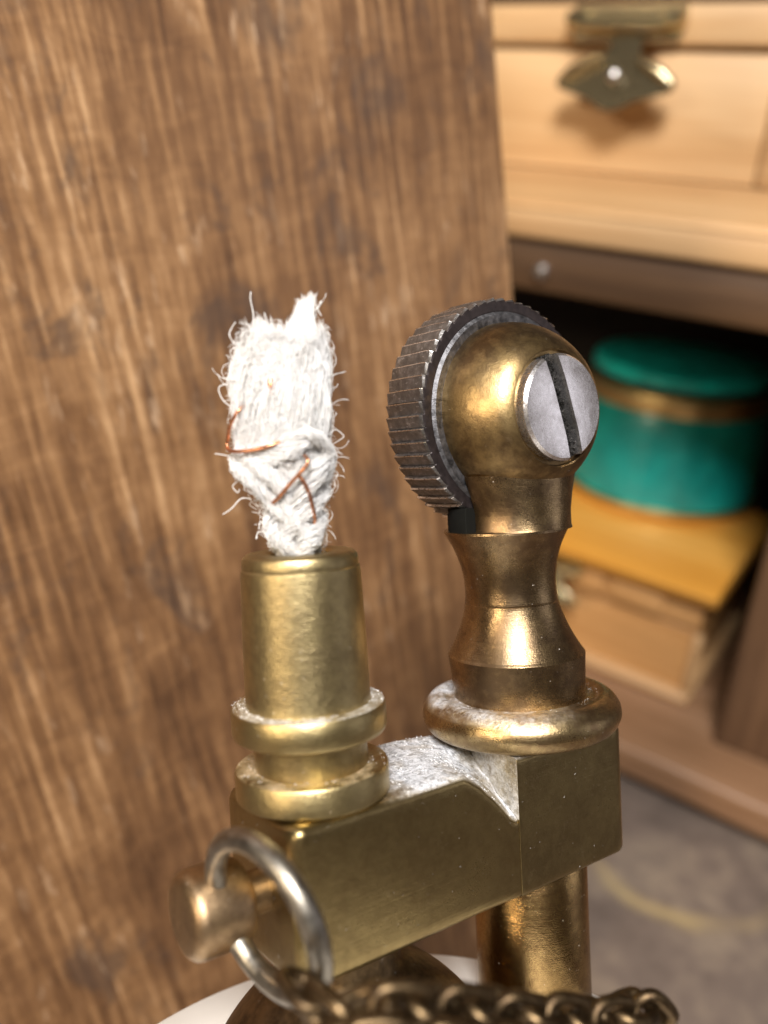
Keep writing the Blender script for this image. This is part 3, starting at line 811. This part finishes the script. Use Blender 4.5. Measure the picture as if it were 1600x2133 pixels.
def brush():
    """upright frayed fibres above the tie, two tufts"""
    rnd = random.Random(5); out = []
    RT = [(590, 637, 1.5), (605, 637, 3), (618, 636, 7), (630, 635, 14), (642, 636, 23), (660, 637, 31), (690, 637, 37), (720, 640, 38), (760, 640, 40)]
    def rt(py):
        for (y0, c0, h0), (y1, c1, h1) in zip(RT, RT[1:]):
            if y0 <= py <= y1:
                t = (py - y0) / (y1 - y0); return c0 + (c1 - c0) * t, h0 + (h1 - h0) * t
        return (637, 4) if py < 600 else (640, 40)
    locks = [(-1 + 2 * (k + rnd.uniform(.2, .8)) / 15, rnd.uniform(-22, 26), rnd.gauss(0, 8)) for k in range(15)]
    for q in range(8200):
        u = rnd.uniform(-1, 1); v_ = rnd.uniform(-1, 1)
        if u * u + v_ * v_ > 1: continue
        if rnd.random() < .4: v_ = -sqrt(max(0, 1 - u * u)) * rnd.uniform(.85, 1.06)       # more on the side seen
        y0 = rnd.uniform(840, 975); right = u > .13; uR = (u - .56) / .43
        if not right: y1 = 704 + 34 * max(0, -u - .55) / .45 + rnd.gauss(0, 9) + 26 * noise.noise(V((u * 7, v_ * 2, 1))) + (30 if u > -.02 else 0)
        else: y1 = 598 + 95 * abs(uR) ** .9 + abs(rnd.gauss(0, 18)) + 12 * noise.noise(V((u * 8, v_ * 2, 1)))
        lk = min(locks, key=lambda z: abs(z[0] - u) + rnd.uniform(0, .05)); y1 += lk[1] * (1 if not right else .25)
        if rnd.random() < .22: y1 += rnd.uniform(8, 120)
        y1 = max(594, y1)
        bend = rnd.gauss(0, 9); lean = rnd.gauss(0, 6); pts = []; w1 = rnd.uniform(3, 9)
        for k in range(9):
            t = k / 8; py = y0 + (y1 - y0) * t
            l, r = row(max(py, 700)); c = (l + r) / 2; hw = (r - l) / 2 * .97
            px = c + u * hw; mm = hw
            if right:
                m_ = min(1, max(0, (800 - py) / 70)); cR, hR = rt(py)
                px = px * (1 - m_) + (cR + uR * hR) * m_; mm = hw * (1 - m_) + hR * 1.5 * m_
            px += bend * sin(pi * t) + lean * t * t + w1 * noise.noise(V((q * 1.7, t * 4, 0))) + 9 * noise.noise(V((u * 2.5, py * .02, v_ * 2)))
            px += ((lk[0] - u) * hw * .55 * (1 if not right else .35) + lk[2] * .6) * t * t
            mm = mm * 36.5 / 1800
            dep = v_ * min(mm * .85, 1.55) * (1 if py > 760 else max(.3, 1 - (760 - py) / 200)) + .06 * noise.noise(V((q, t * 3, 7)))
            pts.append(WPT(px, py, dep))
        r0 = rnd.uniform(.008, .021)
        out.append(tube(pts, [r0] * 6 + [r0 * .9, r0 * .7, r0 * .4], 3, caps=False))
    # broad soft locks lying over the front
    for q in range(46):
        u = rnd.uniform(-.9, .95); y0 = rnd.uniform(880, 965); y1 = rnd.uniform(700, 800)
        px0 = 588 + u * 80 + rnd.gauss(0, 8); px1 = 588 + u * 86
        path = spline([WPT(px0, y0, -1.35 * sqrt(1 - u * u * .8)), WPT((px0 + px1) / 2 + rnd.gauss(0, 10), (y0 + y1) / 2, -1.6 * sqrt(1 - u * u * .8)), WPT(px1, y1, -1.15 * sqrt(1 - u * u * .8))], 8)
        out.append(fibre_bundle(path, rnd.uniform(.12, .42), 26, .013, rnd.uniform(.1, .7), 300 + q, .6, 8))
    return join(out)
tu = P('tuft', brush(), m_cotton, 180, parent=wick, lab='frayed fibre tufts'); tu['kind'] = 'stuff'

def fuzz():
    """loose curly hairs standing off the wick"""
    rnd = random.Random(11); out = []
    named = [[(531, 690), (530, 655), (524, 625), (526, 610)], [(497, 725), (484, 705), (482, 690), (494, 675)], [(487, 800), (464, 805), (460, 815), (470, 835), (487, 850)],
             [(648, 650), (662, 640), (675, 622), (680, 614)], [(655, 650), (672, 630), (668, 632)], [(672, 700), (686, 695), (690, 705)], [(682, 790), (700, 778), (712, 776), (720, 773)],
             [(686, 905), (700, 895), (716, 908), (708, 916), (692, 926)], [(690, 940), (702, 950), (696, 965)], [(690, 975), (704, 985), (700, 998)], [(482, 950), (468, 947), (454, 945)],
             [(486, 960), (478, 975), (492, 986), (500, 984)], [(500, 1000), (490, 1012), (498, 1025), (502, 1018)], [(527, 1038), (505, 1038), (486, 1058), (466, 1071)], [(535, 1040), (520, 1050), (535, 1062)],
             [(560, 1095), (545, 1085), (542, 1100)], [(553, 1110), (538, 1108), (533, 1122), (536, 1118)], [(666, 1100), (680, 1110), (682, 1124)], [(672, 1050), (682, 1065), (676, 1082)], [(616, 660), (610, 680), (600, 700)],
             [(558, 690), (556, 670), (555, 655)], [(670, 660), (660, 640), (655, 620)]]
    for nm in named:
        d0 = rnd.uniform(-.6, .3)
        path = spline([WPT(x + rnd.gauss(0, 1), y, d0 + rnd.gauss(0, .12)) for x, y in nm], 7)
        out.append(tube(path, rnd.uniform(.016, .026), 4))
    for q in range(70):                          # longer curls around the outline
        py = rnd.uniform(700, 1130); l, r = row(py); side = rnd.choice((-1, 1)); x = (l if side < 0 else r) - side * 4; y = py
        a = rnd.uniform(-1.0, 1.3); L = rnd.uniform(22, 62); cur = rnd.choice((-1, 1)) * rnd.uniform(.3, 1.3); dd = rnd.uniform(-.5, .4); pts = []
        for k in range(12):
            pts.append(WPT(x, y, dd)); x += side * cos(a) * L / 11; y -= sin(a) * L / 11; a += cur * rnd.uniform(.1, .55); dd += rnd.gauss(0, .04)
        out.append(tube(pts, rnd.uniform(.010, .017), 4))
    for q in range(1400):                        # matted lint lying over the face
        py = rnd.uniform(690, 1130); l, r = row(py); u = rnd.uniform(-.95, .95); c = (l + r) / 2; hw = (r - l) / 2
        x, y = c + u * hw, py; dd = -min(hw * 36.5 / 1800 * .88, 1.6) * sqrt(1 - u * u) - rnd.uniform(.02, .22)
        a = rnd.gauss(pi / 2, .9); L = rnd.uniform(10, 36); cur = rnd.gauss(0, .5); pts = []
        for k in range(7):
            pts.append(WPT(x, y, dd)); x += cos(a) * L / 6; y -= sin(a) * L / 6; a += cur * .5; dd += rnd.gauss(0, .03)
        out.append(tube(pts, rnd.uniform(.007, .015), 3, caps=False))
    for q in range(1500):
        py = rnd.uniform(680, 1140); l, r = row(py); side = rnd.choice((-1, 1)); c = (l + r) / 2; hw = (r - l) / 2
        ang = rnd.uniform(-1.25, 1.25); px = c + side * hw * cos(ang) * .97; d0 = -hw * 36.5 / 1800 * sin(abs(ang)) * .9 if rnd.random() < .6 else .4
        L = rnd.uniform(6, 24); a = rnd.uniform(-1.2, 1.2); pts = []; x, y = px, py; dd = d0
        cur = rnd.uniform(-.9, .9)
        for k in range(7):
            pts.append(WPT(x, y, dd)); x += side * cos(a) * L / 6; y -= sin(a) * L / 6; a += cur * .55; dd += rnd.gauss(-.02, .03)
        out.append(tube(pts, rnd.uniform(.006, .013), 3, caps=False))
    return join(out)
fz = P('fuzz', fuzz(), m_cotton, 180, parent=wick, lab='loose curly cotton hairs'); fz['kind'] = 'stuff'
wires = [[(521, 848, -1.35), (508, 862, -1.55), (492, 886, -1.3), (482, 915, -.8), (480, 930, -.75), (488, 939, -1.0), (508, 941, -1.55), (540, 938, -1.85), (570, 931, -2.0), (594, 922, -1.9)],
         [(643, 949, -1.9), (650, 957, -2.05), (648, 968, -2.1), (636, 982, -2.05), (615, 1004, -1.85), (594, 1028, -1.65), (577, 1044, -1.35)],
         [(630, 988, -1.75), (640, 1000, -1.75), (650, 1022, -1.6), (656, 1045, -1.45), (660, 1072, -1.2), (658, 1086, -.9)],
         [(574, 797, -1.66), (575, 812, -1.72), (576, 828, -1.62)]]
for wv_ in wires:
    P('copper_wire', tube(spline([WPT(*q) for q in wv_], 6), (.078 if len(wv_) > 3 else .10), 10), m_copper, 60, parent=wick)

# ------------------------------------------------------------------ split ring hung on the stud
def wpt(px, py, y): return ORG + M3 @ PX(px, py, y)
def ring():
    cen = PX(552, 1912, 30.2)
    up_ = (PX(520, 1730, 29.3) - cen).normalized()
    sd_ = (PX(700, 1895, 29.3) - cen); sd_ = (sd_ - up_ * sd_.dot(up_)).normalized()
    ax1 = up_; ax2 = (sd_ * .78 - LFW * .626).normalized()
    nrm = ax1.cross(ax2)
    rr = 3.2; path = []
    N = 96
    for k in range(N):
        a = 2 * pi * k / N
        path.append(cen + (ax1 * cos(a) + ax2 * sin(a)) * rr)
    return [M3 @ p + ORG for p in path]
rp = ring()
sr = mk('steel_ring', *tube(rp, .43, 18, closed=True), m_steel_ring, None, 60)
tag(sr, 'dull steel ring looped through the stud on the bar end', 'ring')

# ------------------------------------------------------------------ chain
ch = empty('chain', 'tarnished brass link chain across the bottom, below the cross bar', 'chain', Matrix.Translation(wpt(900, 2090, 34) * S))
def link_mesh():
    pts = []
    L, Wd = 1.15, .72
    for k in range(28):
        t = 2 * pi * k / 28; x = cos(t); y = sin(t)
        pts.append(V((x * Wd + (L if x > 0 else -L) * .42 * min(1, abs(x) * 2.5), y * Wd * 1.15, .10 * sin(2 * t))))
    return tube([p * .74 for p in pts], .27, 10, closed=True)
lv, lfc = link_mesh()
def chain_path(pxs, n):
    pts = spline([wpt(*q) for q in pxs], 16)
    d = [0]
    for i in range(1, len(pts)): d.append(d[-1] + (pts[i] - pts[i - 1]).length)
    out = []
    step = 1.22; k = 0; s = 0
    while s < d[-1]:
        while k < len(d) - 2 and d[k + 1] < s: k += 1
        u = (s - d[k]) / max(1e-6, d[k + 1] - d[k]); out.append((pts[k].lerp(pts[k + 1], u), (pts[k + 1] - pts[k]).normalized())); s += step
    return out
base_mesh = None
camdir = lambda p: (CAM - p).normalized()
def place_links(pxs, flip=0, seed=0):
    global base_mesh
    rnd = random.Random(seed)
    for i, (p, d) in enumerate(chain_path(pxs, 0)):
        z = camdir(p); z = (z - d * z.dot(d)).normalized(); y = z.cross(d)
        ang = (pi / 4 if (i + flip) % 2 else -pi / 4) + rnd.uniform(-.25, .25)
        y2 = y * cos(ang) + z * sin(ang); z2 = d.cross(y2)
        M = Matrix((d, y2, z2)).transposed().to_4x4(); M.translation = p * S
        if base_mesh is None:
            o = mk('chain_link', lv, lfc, m_dark_brass, None, 80); base_mesh = o.data
        else:
            o = bpy.data.objects.new('chain_link', base_mesh); coll.objects.link(o)
        o.parent = ch; o.matrix_parent_inverse = ch.matrix_world.inverted(); o.matrix_basis = M
place_links([(636, 2062, 27.0), (690, 2112, 26.0), (780, 2100, 25.6), (870, 2092, 26), (960, 2096, 26.8), (1060, 2104, 27.8), (1160, 2115, 29), (1260, 2120, 30.2), (1340, 2098, 31.4), (1372, 2135, 31.8), (1380, 2230, 31.8)], 0, 1)
place_links([(620, 2215, 24.4), (720, 2185, 24.4), (840, 2168, 24.8), (970, 2172, 25.6), (1090, 2180, 26.6), (1220, 2190, 27.6), (1330, 2178, 29)], 1, 2)

# ------------------------------------------------------------------ crumbs of white dust lying on the upper faces
m_dust = plain('white_dust', (.80, .79, .79), .9, 0., .12, 5.)
def crumbs(n, sampler, smin, smax, seed):
    rnd = random.Random(seed); vs, fs = [], []
    for _ in range(n):
        q = sampler(rnd)
        if q is None: continue
        c = V(q); r = smin + (smax - smin) * rnd.random() ** 3; o = len(vs)
        axs = [V((rnd.gauss(0, 1), rnd.gauss(0, 1), rnd.gauss(0, 1))).normalized() for _ in range(1)][0]
        b1 = axs.orthogonal().normalized(); b2 = axs.cross(b1)
        for d, k in ((axs, 1), (-axs, .8), (b1, 1.1), (-b1, .7), (b2, .9), (-b2, 1.)): vs.append(c + d * r * k * rnd.uniform(.7, 1.2))
        for f in ((0, 2, 4), (0, 4, 3), (0, 3, 5), (0, 5, 2), (1, 4, 2), (1, 3, 4), (1, 5, 3), (1, 2, 5)): fs.append(tuple(o + i for i in f))
    return vs, fs
def clump(x, y, k=1.1, lo=-.1): return noise.noise(V((x * k, y * k, 3.7))) > lo
def on_bar(r):
    a, b = r.uniform(5.4, 11.5), r.uniform(.12, 6.0)
    if (a - T2[0]) ** 2 + (b - T2[1]) ** 2 < 22 or not clump(a, b): return None
    return (a, b, -hollow(a, b) + .01)
def annulus(c, r0, r1, z, side=0, lo=-.05):
    def f(r):
        t = r.uniform(0, 2 * pi); q = r.uniform(r0, r1) if r.random() < .5 else r0 + (r1 - r0) * r.random() ** 2.5
        x, y = c[0] + q * cos(t), c[1] + q * sin(t)
        return (x, y, z) if clump(x, y, .9, lo) else None
    return f
def crumb_part(parent_name, idx, data):
    par = [o for o in lit.children if o.name.split('.')[0] == parent_name][idx]
    o = mk('dust', data[0], data[1], m_dust, par, flat=True); o['kind'] = 'stuff'
crumb_part('cross_bar', 0, crumbs(1100, on_bar, .010, .050, 1))
crumb_part('collar', 1, crumbs(700, annulus(T1, 2.66, 3.22, 3.92), .010, .045, 2))
crumb_part('collar', 0, crumbs(250, annulus(T1, 2.45, 3.2, 1.27, lo=.1), .010, .035, 3))
crumb_part('pillar_foot', 0, crumbs(500, annulus(T2, 3.42, 4.3, 1.80, lo=.15), .008, .026, 4))

def in_slot(r):
    x, y = r.uniform(-.42, .42), r.uniform(-2.4, 2.4); sa = radians(17)
    return (T2[0] + x * cos(sa) - y * sin(sa), WB - 3.08 - r.uniform(0, .16), WZ + x * sin(sa) + y * cos(sa))
gv, gf = crumbs(420, in_slot, .02, .13, 9)
go = mk('grit', gv, gf, m_grit, sh, flat=True); go['kind'] = 'stuff'
